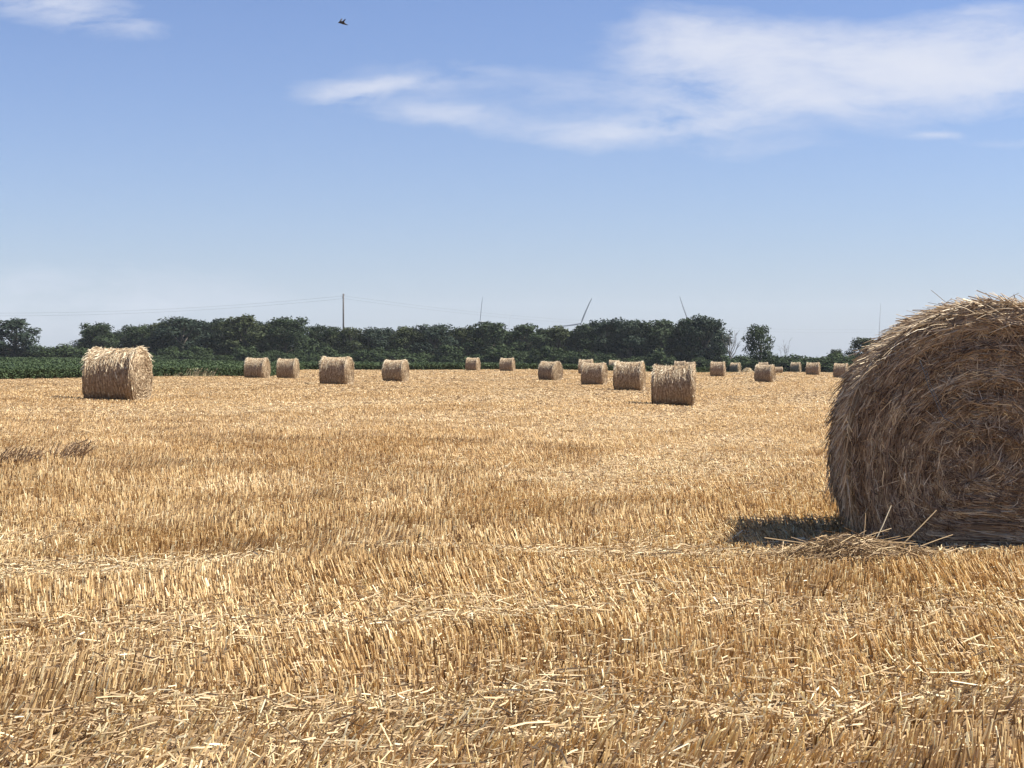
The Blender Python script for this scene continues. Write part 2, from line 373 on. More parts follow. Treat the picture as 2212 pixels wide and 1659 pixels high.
tag(st, 'golden cut straw stubble standing in rows over the whole field', 'stubble', kind='stuff')

P = sample_ground(lambda d: 1000 * min(1, (7.5 / d)) ** 1.5, 2.9, 235, 1.6)
E = sample_ground(lambda d: 1500.0, 3.6, 10.5, 1.6); E = E[rng.random(len(E)) < bands(E[:, 0], E[:, 1])]; nband = len(E)
P = P[P[:, 1] < field_limit(P[:, 0], P[:, 1])]
fl = flat_field(P[:, 0], P[:, 1]); keep = rng.random(len(P)) < (.34 + .75 * fl) * (1 - .5 * np.clip((P[:, 1] - 11) / 14, 0, 1)); P = np.concatenate([P[keep], E])
n_ = len(P); d = P[:, 1]
L = np.where(rng.random(n_) < .55, rng.uniform(.015, .055, n_), np.clip(rng.lognormal(-2.6, .5, n_), .03, .24)) * np.clip(d / 40, 1, 2.2)
az = np.where(rng.random(n_) < .45, ROW + rng.normal(0, .35, n_), rng.uniform(0, 2 * math.pi, n_))
tilt = rng.normal(0, .22, n_); z0 = terr(P[:, 0], P[:, 1]) + rng.uniform(.006, .07, n_)
half = np.stack([np.cos(az) * np.cos(tilt), np.sin(az) * np.cos(tilt), np.sin(tilt)], 1) * (L / 2)[:, None]
mid = np.stack([P[:, 0], P[:, 1], z0], 1); bend = np.zeros_like(mid); bend[:, 2] = L * rng.normal(.0, .025, n_)
side = np.stack([-np.sin(az), np.cos(az), np.zeros(n_)], 1) * (L * rng.normal(0, .03, n_))[:, None]
rad = np.maximum(rng.uniform(.0014, .0036, n_), d * .00017)
tn = np.clip(rng.normal(.60, .20, n_), 0, 1); tn = np.clip(tn - .14 * np.clip((d - 10) / 14, 0, 1), 0, 1); tn[-nband:] = np.clip(tn[-nband:] + .14, 0, 1)
g = Geo(); g.add(*strands(np.stack([mid - half, mid + bend + side, mid + half], 1), rad, tn, 3))
li = link('loose_straw', g.mesh('loose_straw'), M_litter)
tag(li, 'pale loose straw lying scattered over and between the stubble', 'straw', kind='stuff')

# ------------------------------------------------------------------ round bales
def bale_shape(a, t, R, core=(0, 0)):
    """cross-section point at angle a, t 0..1 from the sagging core to the rim"""
    ca, sa = np.cos(a), np.sin(a); pw = np.where(sa < 0, (.52 if core[0] else .80), 1.0)
    ox, oz = R * 1.02 * np.sign(ca) * np.abs(ca) ** pw, R * .985 * sa
    oz = np.where(oz < -.72 * R, -.72 * R + (oz + .72 * R) * .45, oz)     # flattened foot
    ox = np.where(oz < 0, ox * (1 + .035 * np.clip(-oz / R, 0, 1)), ox)
    cz = -.16 * R + core[1]
    return core[0] + (ox - core[0]) * t, cz + (oz - cz) * t

def bump3(seed):
    r3 = np.random.default_rng(seed); k = r3.normal(0, 1, (14, 3)) * np.geomspace(2, 13, 14)[:, None]; ph = r3.uniform(0, 6.28, 14); am = 1 / np.geomspace(1, 4, 14)
    am /= am.sum()
    return lambda X: (np.sin(X @ k.T + ph) * am).sum(-1)

def make_bale(root, seed, R, Lh, n_barrel, n_face, wid, nloose, big=False):
    """round bale lying along local x, foot at z=0; barrel, two end faces, loose straw"""
    bm_ = bump3(seed); r3 = np.random.default_rng(seed + 50)
    foot = R * (.72 + .265 * .45)
    def barrel_pt(a, s, lift=0.0):            # s -1..1 along the axis
        rim = 1 + (.030 if big else .045) * np.exp(-((np.abs(s) - .90) / .11) ** 2) - (.012 if big else .028) * (1 - s * s) + .012 * np.sin(3 * a + seed)
        end = 1 - .10 * np.clip((np.abs(s) - .96) / .04, 0, 1)
        x, z = bale_shape(a, 1.0, R, (-.15, -.07) if big else (0, 0)); X = np.stack([s * Lh, x, z], -1)
        q = (rim + lift / R) * end + (.05 if big else .035) * bm_(X * 1.2)
        return np.stack([s * Lh, x * q, np.maximum(z * q, -foot) + foot], -1)
    def face_pt(a, t, sg, lift=0.0):
        x, z = bale_shape(a, t * .97, R, (-.15, -.07) if big else (0, 0)); X = np.stack([x, z, np.full_like(x, sg)], -1)
        o = Lh * (.985 + .045 * (1 - t ** 2)) + .05 * bm_(X * 1.5) + .012 * np.sin(t * 40 + a) + lift
        return np.stack([sg * o, x, np.maximum(z, -foot) + foot], -1)
    def grid(fn, A, B, closed=True):
        a = np.arange(A) * 2 * math.pi / A; b_ = np.linspace(*B); aa, bb = np.meshgrid(a, b_, indexing='ij')
        V = fn(aa, bb); m_ = len(b_); i = np.arange(A)[:, None] * m_; i2 = ((np.arange(A) + 1) % A)[:, None] * m_; j = np.arange(m_ - 1)[None]
        return V.reshape(-1, 3), np.stack([i + j, i2 + j, i2 + j + 1, i + j + 1], -1).reshape(-1, 4)
    parts = []
    # barrel with its straw
    g = Geo(); V, Q = grid(lambda a, s: barrel_pt(a, s), 72, (-1, 1, 24)); g.add(V, Q, .42)
    a0 = r3.uniform(0, 2 * math.pi, n_barrel); s0 = r3.uniform(-1, 1, n_barrel); ln = r3.uniform(.08, .34, n_barrel); lf = r3.uniform(.0, .022 if big else .007, n_barrel); ds = r3.normal(0, .10 if big else .05, n_barrel); up = np.abs(r3.normal(0, .011 if big else .005, n_barrel))
    f_ = np.linspace(0, 1, 4)
    Pth = barrel_pt(a0[:, None] + (ln / R)[:, None] * f_, np.clip(s0[:, None] + ds[:, None] * f_, -1.03, 1.03), lf[:, None] + up[:, None] * f_ * f_ * 3)
    g.add(*strands(Pth, r3.uniform(.6, 1.2, n_barrel) * wid, np.clip(r3.normal(.55, .22 if big else .15, n_barrel), 0, 1), 3))
    parts.append(link('barrel', g.mesh('bale_barrel'), M_bigbody if big else M_balebody, root))
    for sg in (-1, 1):
        g = Geo(); V, Q = grid(lambda a, t: face_pt(a, t, sg), 72, (0.0, 1.03, 20)); g.add(V, Q if sg > 0 else Q[:, ::-1], .36 if big else .55)  # far ends tinted paler than the near one: sunlight put into the tint
        nf = n_face
        a0 = r3.uniform(0, 2 * math.pi, nf); t0 = np.sqrt(r3.uniform(.002, 1.0, nf)); ln = np.where(r3.random(nf) < .35, r3.uniform(.04, .16, nf), r3.uniform(.10, .30 + .16 * big, nf)) * (.4 + .6 * t0)
        dt = r3.normal(.012, .028, nf) + r3.normal(0, .12, nf) * (r3.random(nf) < (.17 if big else .13)) + .10 * np.exp(-t0 * 6) * r3.normal(0, 2, nf)
        lf = r3.uniform(0, .022, nf); up = r3.normal(0, .010, nf); fall = np.abs(r3.normal(0, .02, nf))
        ww_ = (ln / (R * np.maximum(t0, .14)))
        f_ = np.linspace(0, 1, 5)
        aa = a0[:, None] + ww_[:, None] * (f_ - .5); tt = np.clip(t0[:, None] + dt[:, None] * (f_ - .5) * 2, 0.01, 1.03)
        Pth = face_pt(aa, tt, sg, lf[:, None] + up[:, None] * (f_ * 2 - 1))
        Pth[:, 2, :] += r3.normal(0, .007, (nf, 3)); Pth[:, 3, :] += r3.normal(0, .006, (nf, 3))
        Pth[:, :, 2] -= fall[:, None] * f_ ** 2; Pth[:, :, 2] = np.maximum(Pth[:, :, 2], .01)
        clump = .5 + .5 * np.sin((22 if big else 9) * t0 + 2 * np.sin(a0 * 2 + seed) + seed)
        g.add(*strands(Pth, r3.uniform(.55, 1.15, nf) * wid, np.clip(r3.normal(.42 if big else .58, .2 if big else .15, nf) + (.24 if big else .16) * (clump - .5), 0, 1), 3))
        parts.append(link('end_face', g.mesh('bale_end_face'), M_bigbody if big else M_balebody, root))
    # fringe of loose straw standing off the rims and the top
    g = Geo(); n1 = nloose
    a0 = np.where(r3.random(n1) < .45, r3.normal(math.pi / 2, .6, n1), r3.uniform(-.4, math.pi + .4, n1) if big else r3.uniform(.4, math.pi - .4, n1)); s0 = np.where(r3.random(n1) < (.6 if big else .3), np.sign(r3.normal(size=n1)) * r3.uniform(.86, 1.0, n1), r3.uniform(-1, 1, n1))
    B = barrel_pt(a0, s0, r3.uniform(-.01, .02, n1)); C = barrel_pt(a0 + .05, s0, 0); tang = C - barrel_pt(a0 - .05, s0, 0); tang /= np.linalg.norm(tang, axis=1, keepdims=True)
    tang *= np.where(np.cos(a0) > .25, -1, np.where(np.cos(a0) < -.25, 1, np.sign(r3.normal(size=n1))))[:, None] 
    nor = B.copy(); nor[:, 0] = 0; nor[:, 2] -= foot; nor /= np.linalg.norm(nor, axis=1, keepdims=True)
    ax = np.zeros_like(B); ax[:, 0] = np.sign(s0) * r3.uniform(-.2, .7, n1)
    dr = tang * r3.uniform(.5, 1, n1)[:, None] + nor * np.abs(r3.normal(.18, .25 if big else .12, n1))[:, None] + ax; dr /= np.linalg.norm(dr, axis=1, keepdims=True)
    ln = np.clip(r3.lognormal(-2.3, .4, n1), .04, .22); sag = np.zeros_like(B); sag[:, 2] = -ln * r3.uniform(0, .25, n1)
    Pth = np.stack([B - dr * .03, B + dr * ln[:, None] * .5 + sag * .2, B + dr * ln[:, None] + sag], 1); Pth[:, :, 2] = np.maximum(Pth[:, :, 2], .01)
    g.add(*strands(Pth, r3.uniform(.6, 1.1, n1) * wid, np.clip(r3.normal(.48 if big else .86, .2 if big else .14, n1), 0, 1), 3, .7))  # far bales' top fringe tinted pale to look sunlit
    fr = link('loose_straw', g.mesh('bale_loose_straw'), M_bale, root); fr['kind'] = 'stuff'; parts.append(fr)
    return parts

protos = []
GB = 'round straw bales standing about the field'
for s_ in range(3):
    rt = empty('straw_bale'); make_bale(rt, 11 + s_ * 5, BD / 2, .74, 3600, 2400, .0065, 800); protos.append(rt)
farproto = empty('straw_bale'); make_bale(farproto, 41, BD / 2, .74, 1100, 700, .012, 260); protos.append(farproto)
used = set()
AXIS = math.radians(-9)
for i_, (x0, x1, yt, yb, ya, lb) in enumerate(BALES):
    Y = F * BD / (yb - yt); Y += .35
    pi_ = 3 if Y > 140 else i_ % 3
    o = protos[pi_] if pi_ not in used else copy_tree(protos[pi_]); used.add(pi_)
    p = at((x0 + x1) / 2, yb, Y); zz = tz(p[0], p[1]) - .04
    o.location = (float(p[0]), float(p[1]), zz); o.rotation_euler = (0, 0, AXIS + math.radians(ya) + (math.pi if (i_ // 3) % 2 else 0))
    k_ = 1 + .04 * math.sin(i_ * 2.3); o.scale = (k_, 1 + .035 * math.sin(i_ * 1.7 + 1), 1.085 + .025 * math.sin(i_ * 3.1))
    tag(o, lb, 'straw bale', GB)

# a slumped half-height bale and the low pale heap at the far edge
o = copy_tree(farproto); p = at(1678, 803, 205); o.location = (float(p[0]), float(p[1]), tz(p[0], p[1]) - .05); o.rotation_euler = (0, 0, AXIS + .05); o.scale = (1, .9, .62)
tag(o, 'low slumped straw bale right behind the bright-ended bale below the lone tree', 'straw bale', GB)

# the huge near bale
BR = .843
bp_ = at(2150, 1175, 9.14); bigR = empty('straw_bale')
make_bale(bigR, 23, BR, .70, 11000, 19000, .0029, 1500, big=True)
YAW = math.radians(-90 - 8.5)
byaw = YAW
fwd = Vector((math.cos(byaw), math.sin(byaw), 0))       # local +x points to the camera
bigR.location = Vector((float(bp_[0]), float(bp_[1]), tz(bp_[0], bp_[1]) - .06)) - fwd * .72
bigR.rotation_euler = (0, 0, byaw); bigR.scale = (1, 1.005, 1.025)
tag(bigR, 'huge near straw bale at the right edge, showing its shaded spiral end face', 'straw bale', GB)
bpy.context.view_layer.update()
Mi = bigR.matrix_world.inverted()
def onface(px, py, off=.0):
    """local point on the near end of the big bale under a photo pixel"""
    q = Mi @ Vector([float(v) for v in at(px, py, 9.05)]); return Vector((.70 + .06 + off, q.y, q.z))
g = Geo(); pts = [onface(1992, 778), onface(2002, 805), onface(2012, 838, -.005), onface(2024, 862), onface(2034, 888), onface(2045, 905), onface(2070, 918, -.01)]
tube(g, pts, [.0028] * len(pts), 6); tube(g, [p + Vector((.004, .012, .01)) for p in pts[1:5]], [.002] * 4, 6)
link('twine', g.mesh('twine'), M_twine, bigR)

# low pale heap far away
def straw_heap(name, cx, cy, lx, ly, hz, n, wid, lab, cat, tmean=.55, rot=0.0, group=None, mat=None):
    z0 = tz(cx, cy); rt = empty(name, (cx, cy, z0)); tag(rt, lab, cat, group)
    q = rng.normal(0, .42, (n, 2)); q = q[np.hypot(q[:, 0], q[:, 1]) < 1.15]; n = len(q)
    hh = hz * np.exp(-2.2 * (q ** 2).sum(1)) * rng.uniform(.15, 1, n) + .03
    ce_ = np.stack([q[:, 0] * lx, q[:, 1] * ly, hh], 1); az = rng.normal(rot, .6, n) + (rng.random(n) < .3) * rng.uniform(0, 3, n); tl = rng.normal(0, .22, n)
    L = np.clip(rng.lognormal(-1.75, .4, n), .06, .45) * max(1, lx / .8)
    hv = np.stack([np.cos(az) * np.cos(tl), np.sin(az) * np.cos(tl), np.sin(tl)], 1) * (L / 2)[:, None]
    bd = np.zeros_like(hv); bd[:, 2] = L * np.abs(rng.normal(0, .07, n)); bd[:, 0] = L * rng.normal(0, .05, n)
    Pp = np.stack([ce_ - hv - bd, ce_ + bd, ce_ + hv - bd], 1); Pp[:, :, 2] = np.maximum(Pp[:, :, 2], .01)
    g = Geo(); g.add(*strands(Pp, rng.uniform(.6, 1.1, n) * wid, np.clip(rng.normal(tmean, .2, n), 0, 1), 3))
    # packed heart of the heap
    a = np.arange(20) * 2 * math.pi / 20; t = np.linspace(0, 1, 6); V = np.array([[lx * .55 * tt * math.cos(aa), ly * .55 * tt * math.sin(aa), max(0.005, hz * .62 * (1 - tt ** 2) + .01 * math.sin(7 * aa + 9 * tt))] for aa in a for tt in t])
    g.add(V, [(i * 6 + j, ((i + 1) % 20) * 6 + j, ((i + 1) % 20) * 6 + j + 1, i * 6 + j + 1) for i in range(20) for j in range(5)], .3)
    link('straw', g.mesh(name), mat or M_litter, rt); return rt
p = at(1615, 803, 215)
straw_heap('straw_heap', float(p[0]), float(p[1]), 1.1, .9, .75, 500, .03, 'small low heap of very pale straw on the far field edge beside the lone tree', 'straw heap', .98)
p = at(1835, 1222, 8.55)
straw_heap('straw_heap', float(p[0]), float(p[1]), .62, .34, .16, 900, .0026, 'loose flat heap of tangled straw lying in front of the huge near bale', 'straw heap', .36, .15)
# long single straws
def long_straw(x0, y0, x1, y1, Y, r_, lab, tint=.9):
    a, b_ = at(x0, y0, Y), at(x1, y1, Y + .08); mid_ = (a + b_) / 2 + np.array([.006, 0, .004])
    o_ = Vector([float(v) for v in a]); g = Geo(); g.add(*strands(np.array([[a - a, mid_ - a, b_ - a]]), [r_], [tint], 5, .8))
    o = link('straw_stalk', g.mesh('straw_stalk'), M_litter); o.location = o_; tag(o, lab, 'straw', 'single long straws sticking up')
GX = 'single long straws sticking up'
long_straw(1884, 1182, 1925, 1092, 8.72, .0036, 'bright upright straw leaning right in front of the shaded bale end', .98)
long_straw(1950, 1176, 2023, 1102, 8.72, .0034, 'longest slanting straw in front of the shaded bale end', .7)
long_straw(1988, 1180, 2058, 1155, 8.72, .003, 'low slanting straw at the right foot of the shaded bale end', .6)
long_straw(1862, 1175, 1870, 1108, 8.75, .003, 'short brown upright straw at the left foot of the shaded bale end', .45)
for k_, (a, b_, c_, d_) in enumerate([(1078, 1024, 1104, 998), (1092, 1030, 1136, 1012), (1072, 1016, 1094, 1006)]):
    long_straw(a, b_, c_, d_, 15.5 - k_ * .1, .007, ['steep pale straw of the small bundle poking out mid-field', 'right slanting pale straw of the small bundle poking out mid-field', 'short lower pale straw of the small bundle poking out mid-field'][k_], .98)

# dead weeds at the left
def weed(px, py, Y, wd, ht, n, lab):
    p = at(px, py, Y); z = tz(p[0], p[1]); rt = empty('dead_weed', (p[0], p[1], z)); tag(rt, lab, 'weed', 'dark dead weeds in the stubble')
    b0 = np.stack([rng.normal(0, wd * .45, n), rng.normal(0, .15, n), np.zeros(n)], 1); L = rng.uniform(.5, 1.05, n) * ht
    dv = np.stack([rng.normal(.38, .16, n), rng.normal(0, .15, n), np.ones(n)], 1) * L[:, None]
    m_ = b0 + dv * .5 + np.stack([-.07 * L, 0 * L, .04 * L], 1)
    g = Geo(); g.add(*strands(np.stack([b0, m_, b0 + dv], 1), rng.uniform(.004, .009, n), rng.uniform(0, 1, n), 3, .5))
    k = rng.integers(0, n, n * 3); f_ = rng.uniform(.35, 1, n * 3)[:, None]; s = b0[k] + dv[k] * f_; e = s + np.stack([rng.normal(.04, .05, n * 3), rng.normal(0, .05, n * 3), rng.uniform(.02, .09, n * 3)], 1)
    g.add(*strands(np.stack([s, e], 1), rng.uniform(.003, .007, n * 3), rng.uniform(0, .8, n * 3), 3, .4))
    link('stems', g.mesh('dead_weed'), M_weed, rt)['kind'] = 'stuff'
weed(150, 990, 16.4, .24, .24, 46, 'dark brown dead weed clump leaning right, in stubble below the big left bale')
weed(28, 1003, 15.7, .28, .2, 46, 'dark brown dead weed clump cut by the left picture edge')

# pale dry grass at the crop edge
def grass_tuft(px, Y, ht, lab):
    p = at(px, 800, Y); z = tz(p[0], p[1]); rt = empty('grass_tuft', (p[0], p[1], z)); tag(rt, lab, 'grass tuft', 'dry grass tufts along the crop edge'); n = 22
    b0 = np.stack([rng.normal(0, .35, n), rng.normal(0, .2, n), np.zeros(n)], 1); dv = np.stack([rng.normal(.3, .25, n), rng.normal(0, .2, n), np.ones(n)], 1) * (rng.uniform(.4, .8, n) * ht * .75)[:, None]
    g = Geo(); g.add(*strands(np.stack([b0, b0 + dv * .5 + [-.03, 0, .05], b0 + dv], 1), rng.uniform(.012, .02, n), rng.uniform(0, 1, n), 2, .4))
    k = np.arange(n)[::3]; s = b0[k] + dv[k]; g.add(*strands(np.stack([s, s + dv[k] * .16], 1), np.full(len(k), .035), rng.uniform(.6, 1, len(k)), 3, .3))
    link('blades', g.mesh('grass_tuft'), M_dry, rt)['kind'] = 'stuff'
for px, Y, ht, lb in ((412, 116, 1.15, 'tallest pale dry grass tuft at the crop edge right of the big left bale'), (436, 117, 1.0, 'middle pale dry grass tuft of three in front of the crop'), (455, 118, 1.05, 'pale dry grass tuft nearest the paired bales, in front of the crop'), (375, 114, .6, 'short sparse dry grass tuft just right of the big left bale')):
    grass_tuft(px, Y, ht, lb)

# dead leaf in the corner
g = Geo(); V = []; 
for i_ in range(9):
    t = i_ / 8; wdt = .028 * math.sin(math.pi * t) ** .8 + .001
    for k_ in (-1, 0, 1): V.append((t * .10 - .05, k_ * wdt, .012 * abs(k_) + .012 * math.sin(t * 5)))
g.add(V, [(i * 3 + k, i * 3 + k + 1, i * 3 + k + 4, i * 3 + k + 3) for i in range(8) for k in range(2)])
tube(g, [(-.05, 0, .0), (-.075, .004, .006), (-.095, .012, .004)], [.0015, .0013, .001], 5)
p = at(2190, 1628, 4.2); lo = link('dead_leaf', g.mesh('dead_leaf', True), M_leafdry); lo.location = (float(p[0]), float(p[1]), .085); lo.rotation_euler = (.5, -.25, -.6); lo.scale = (.45, .5, .5)
tag(lo, 'curled orange brown dead leaf caught in the stubble at the bottom right corner', 'leaf')

# ------------------------------------------------------------------ crop strip
u_ = np.concatenate([np.linspace(ce[0, 0], ce[-1, 0], 260)]); vv_ = np.linspace(0, 1, 46) ** 1.6
near_ = np.interp(u_, ce[:, 0], ce[:, 1]); U, Vv = np.meshgrid(u_, vv_, indexing='ij'); Yc = near_[:, None] + (405 - near_[:, None]) * Vv; Xc = U * Yc
nc1 = vnoise(21, .7)
top = np.where(Vv > .004, .56 + .07 * nc1(Xc, Yc), 0.0); Zc = terr(Xc, Yc) + top
m_ = len(vv_); i = (np.arange(len(u_) - 1) * m_)[:, None]; j = np.arange(m_ - 1)[None]
g = Geo(); g.add(np.stack([Xc, Yc, Zc], -1), np.stack([i + j, i + j + m_, i + j + m_ + 1, i + j + 1], -1).reshape(-1, 4), .1)
def cards(c, size, nrm=None, asp=1.0):
    n = len(c); r1 = rng.normal(size=(n, 3)); 
    if nrm is None: nrm = rng.normal(size=(n, 3))
    nrm = nrm / (np.linalg.norm(nrm, axis=1, keepdims=True) + 1e-9)
    a = np.cross(nrm, r1); a /= np.linalg.norm(a, axis=1, keepdims=True) + 1e-9; b_ = np.cross(nrm, a); s = np.asarray(size)[:, None]
    V = np.stack([c - a * s * asp, c - b_ * s * .62, c + a * s * asp, c + b_ * s * .62], 1)
    return V.reshape(-1, 3), np.arange(n * 4).reshape(-1, 4)
n_ = 130000; uu = rng.uniform(ce[0, 0], ce[-1, 0], n_); fr_ = rng.random(n_) ** 2.2; nr = np.interp(uu, ce[:, 0], ce[:, 1]) + rng.normal(0, .25, n_); yy = nr + (405 - nr) * fr_; edge = rng.random(n_) < .25; yy[edge] = nr[edge] + rng.uniform(-.3, .5, edge.sum())
xx = uu * yy; zz = np.where(edge, rng.uniform(.05, .72, n_), .52 + .2 * rng.random(n_) * (.5 + nc1(xx, yy)))
c = np.stack([xx, yy, terr(xx, yy) + zz], 1); nb = rng.normal(size=(n_, 3)) * .7; nb[:, 2] += .8
V, Q = cards(c, rng.uniform(.07, .14, n_) * np.clip(yy / 150, .8, 2), nb, 1.2); g.add(V, Q, np.repeat(np.clip(rng.normal(.5, .25, n_), 0, 1), 4))
cr = link('crop', g.mesh('crop'), M_crop); tag(cr, 'dark green leafy crop in a strip between the stubble and the wood', 'crop', kind='stuff')

m, ntv, bv = material('rough_grass'); tcv = N(ntv, 'ShaderNodeTexCoord'); nv = N(ntv, 'ShaderNodeTexNoise'); nv.inputs['Scale'].default_value = .4; nv.inputs['Detail'].default_value = 8; ntv.links.new(tcv.outputs['Object'], nv.inputs['Vector'])
rv = ramp(ntv, [(.3, (.022, .032, .013)), (.7, (.055, .07, .03))], nv.outputs[0]); ntv.links.new(rv.outputs[0], bv.inputs['Base Color']); bv.inputs['Roughness'].default_value = .95; bv.inputs['Specular IOR Level'].default_value = .1
uv_ = np.linspace(-.5, .5, 120); tv = np.concatenate([np.linspace(0, 1, 50) ** 2 * .15, np.geomspace(.17, 1, 10)]); nr = field_limit(uv_ * 10, np.full_like(uv_, 10.0)) + 1.0
Yv = nr[:, None] + (4800 - nr[:, None]) * tv[None]; Xv = uv_[:, None] * Yv; i = (np.arange(119) * 60)[:, None]; j = np.arange(59)[None]
vo = link('grass_verge', mesh_np('grass_verge', np.stack([Xv, Yv, terr(Xv, Yv) + .05], -1).reshape(-1, 3), np.stack([i + j, i + j + 60, i + j + 61, i + j + 1], -1).reshape(-1, 4), smooth=True), m)
tag(vo, 'rough dark green grass under and behind the wood', 'ground', kind='structure')
# ------------------------------------------------------------------ trees
def make_tree(seed, nlobe=15, nleaf=5200, kind='broad', mat=None, low=.16):
    """unit tree: 1 m high, about 0.8 m wide; returns (trunk mesh, crown mesh)"""
    r3 = np.random.default_rng(seed); g = Geo()
    lean = r3.normal(0, .03, 2)
    tube(g, [(0, 0, -.02), (lean[0] * .3, lean[1] * .3, .18), (lean[0], lean[1], .45), (lean[0] * 1.2, lean[1] * 1.3, .78)], [.030, .023, .017, .005], 8, .4)
    lobes = []
    for k in range(nlobe):
        z = low + (.93 - low) * ((k + .5) / nlobe) ** .85; wmax = .40 * math.sin(math.pi * min(1, max(.08, (z - low * .4) / (1.12 - low * .4))) ** .8) ** .7
        a = k * 2.4 + r3.normal(0, .4); rd = wmax * r3.uniform(.35, .85); s = r3.uniform(.10, .19) * (1.15 - .35 * z)
        cxx, cyy = rd * math.cos(a), rd * math.sin(a); z = min(z, .99 - s * .8)
        lobes.append((cxx, cyy, z, s)); st_z = max(.12, z * .55)
        tube(g, [(lean[0] * st_z, lean[1] * st_z, st_z), (cxx * .5, cyy * .5, (st_z + z) / 2 + .02), (cxx, cyy, z)], [.011, .007, .003], 6, .4)
    lobes.append((lean[0], lean[1], .84, .15))
    tr = g.mesh('trunk', True)
    g = Geo(); w_ = np.array([l[3] ** 2 for l in lobes]); w_ /= w_.sum(); idx = r3.choice(len(lobes), nleaf, p=w_); Lb = np.array(lobes)[idx]
    dv = r3.normal(size=(nleaf, 3)); dv /= np.linalg.norm(dv, axis=1, keepdims=True)
    sub = np.sin(dv @ r3.normal(0, 4, (3, 5)) + Lb[:, 2:3] * 30 + r3.uniform(0, 6, 5)).mean(1)
    rr = (r3.random(nleaf) ** .45) * (1 + .28 * sub); sc_ = np.array([1.12, 1.12, .82])
    c = Lb[:, :3] + dv * rr[:, None] * Lb[:, 3:4] * sc_
    nb = dv + r3.normal(0, .7, (nleaf, 3)); nb[:, 2] += .35
    V, Q = cards(c, r3.uniform(.014, .027, nleaf), nb)
    lt = r3.uniform(-.22, .22, len(lobes))
    g.add(V, Q, np.repeat(np.clip(r3.normal(.42, .16, nleaf) + lt[idx], 0, 1), 4))
    return tr, g.mesh('crown')
TREES = [make_tree(100 + k, 13 + (k % 3) * 3, 5200, low=(.14, .10, .2)[k % 3]) for k in range(6)]
def make_shrub(seed, nleaf=3000):
    r3 = np.random.default_rng(seed); g = Geo(); lobes = []
    for k in range(9):
        a = k * 2.4; rd = .34 * math.sqrt((k + .5) / 9); lobes.append((rd * math.cos(a), rd * math.sin(a), r3.uniform(.25, .78) * (1 - rd), r3.uniform(.17, .27)))
        tube(g, [(0, 0, -.02), (rd * .5 * math.cos(a), rd * .5 * math.sin(a), .2), lobes[-1][:3]], [.02, .014, .004], 5, .4)
    tr = g.mesh('stems', True); g = Geo(); Lb = np.array(lobes)[r3.integers(0, 9, nleaf)]; dv = r3.normal(size=(nleaf, 3)); dv /= np.linalg.norm(dv, axis=1, keepdims=True)
    c = Lb[:, :3] + dv * (r3.random(nleaf) ** .4 * r3.uniform(.85, 1.15, nleaf))[:, None] * Lb[:, 3:4]; c[:, 2] = np.abs(c[:, 2]) * .97
    fill = r3.random(nleaf) < .4; c[fill, 2] *= r3.random(fill.sum()) ** .7
    nb = dv + r3.normal(0, .7, (nleaf, 3)); nb[:, 2] += .35
    V, Q = cards(c, r3.uniform(.028, .055, nleaf), nb); g.add(V, Q, np.repeat(np.clip(r3.normal(.42, .18, nleaf), 0, 1), 4))
    return tr, g.mesh('foliage')
SHR = [make_shrub(200 + k) for k in range(4)]
def tree(name, var, px, ytop, width_px, Y, lab, cat='tree', group=None, mat=None, seed=0, yb=None):
    p = at(px, 780, Y); z = tz(p[0], p[1]) - .1; ht = at(px, ytop, Y)[2] - z; wd = width_px / F * Y
    rt = empty(name, (p[0], p[1], z), rng.uniform(0, 6.28)); rt.scale = (wd / .82, wd / .82, ht / .97)
    tag(rt, lab, cat, group)
    a = bpy.data.objects.new('trunk' if cat == 'tree' else 'stems', var[0]); b_ = bpy.data.objects.new('crown' if cat == 'tree' else 'foliage', var[1])
    for q, mt in ((a, M_bark), (b_, mat or (M_leaf, M_leaf2, M_leaf3, M_leaf)[int(rng.integers(0, 4))])):
        COL.objects.link(q); q.parent = rt
        if q.name.startswith('stems'): q['kind'] = 'stuff'
        if not q.data.materials: q.data.materials.append(mt)
        q.material_slots[0].link = 'OBJECT'; q.material_slots[0].material = mt
    return rt
WOOD = 'trees of the dark wood behind the field'
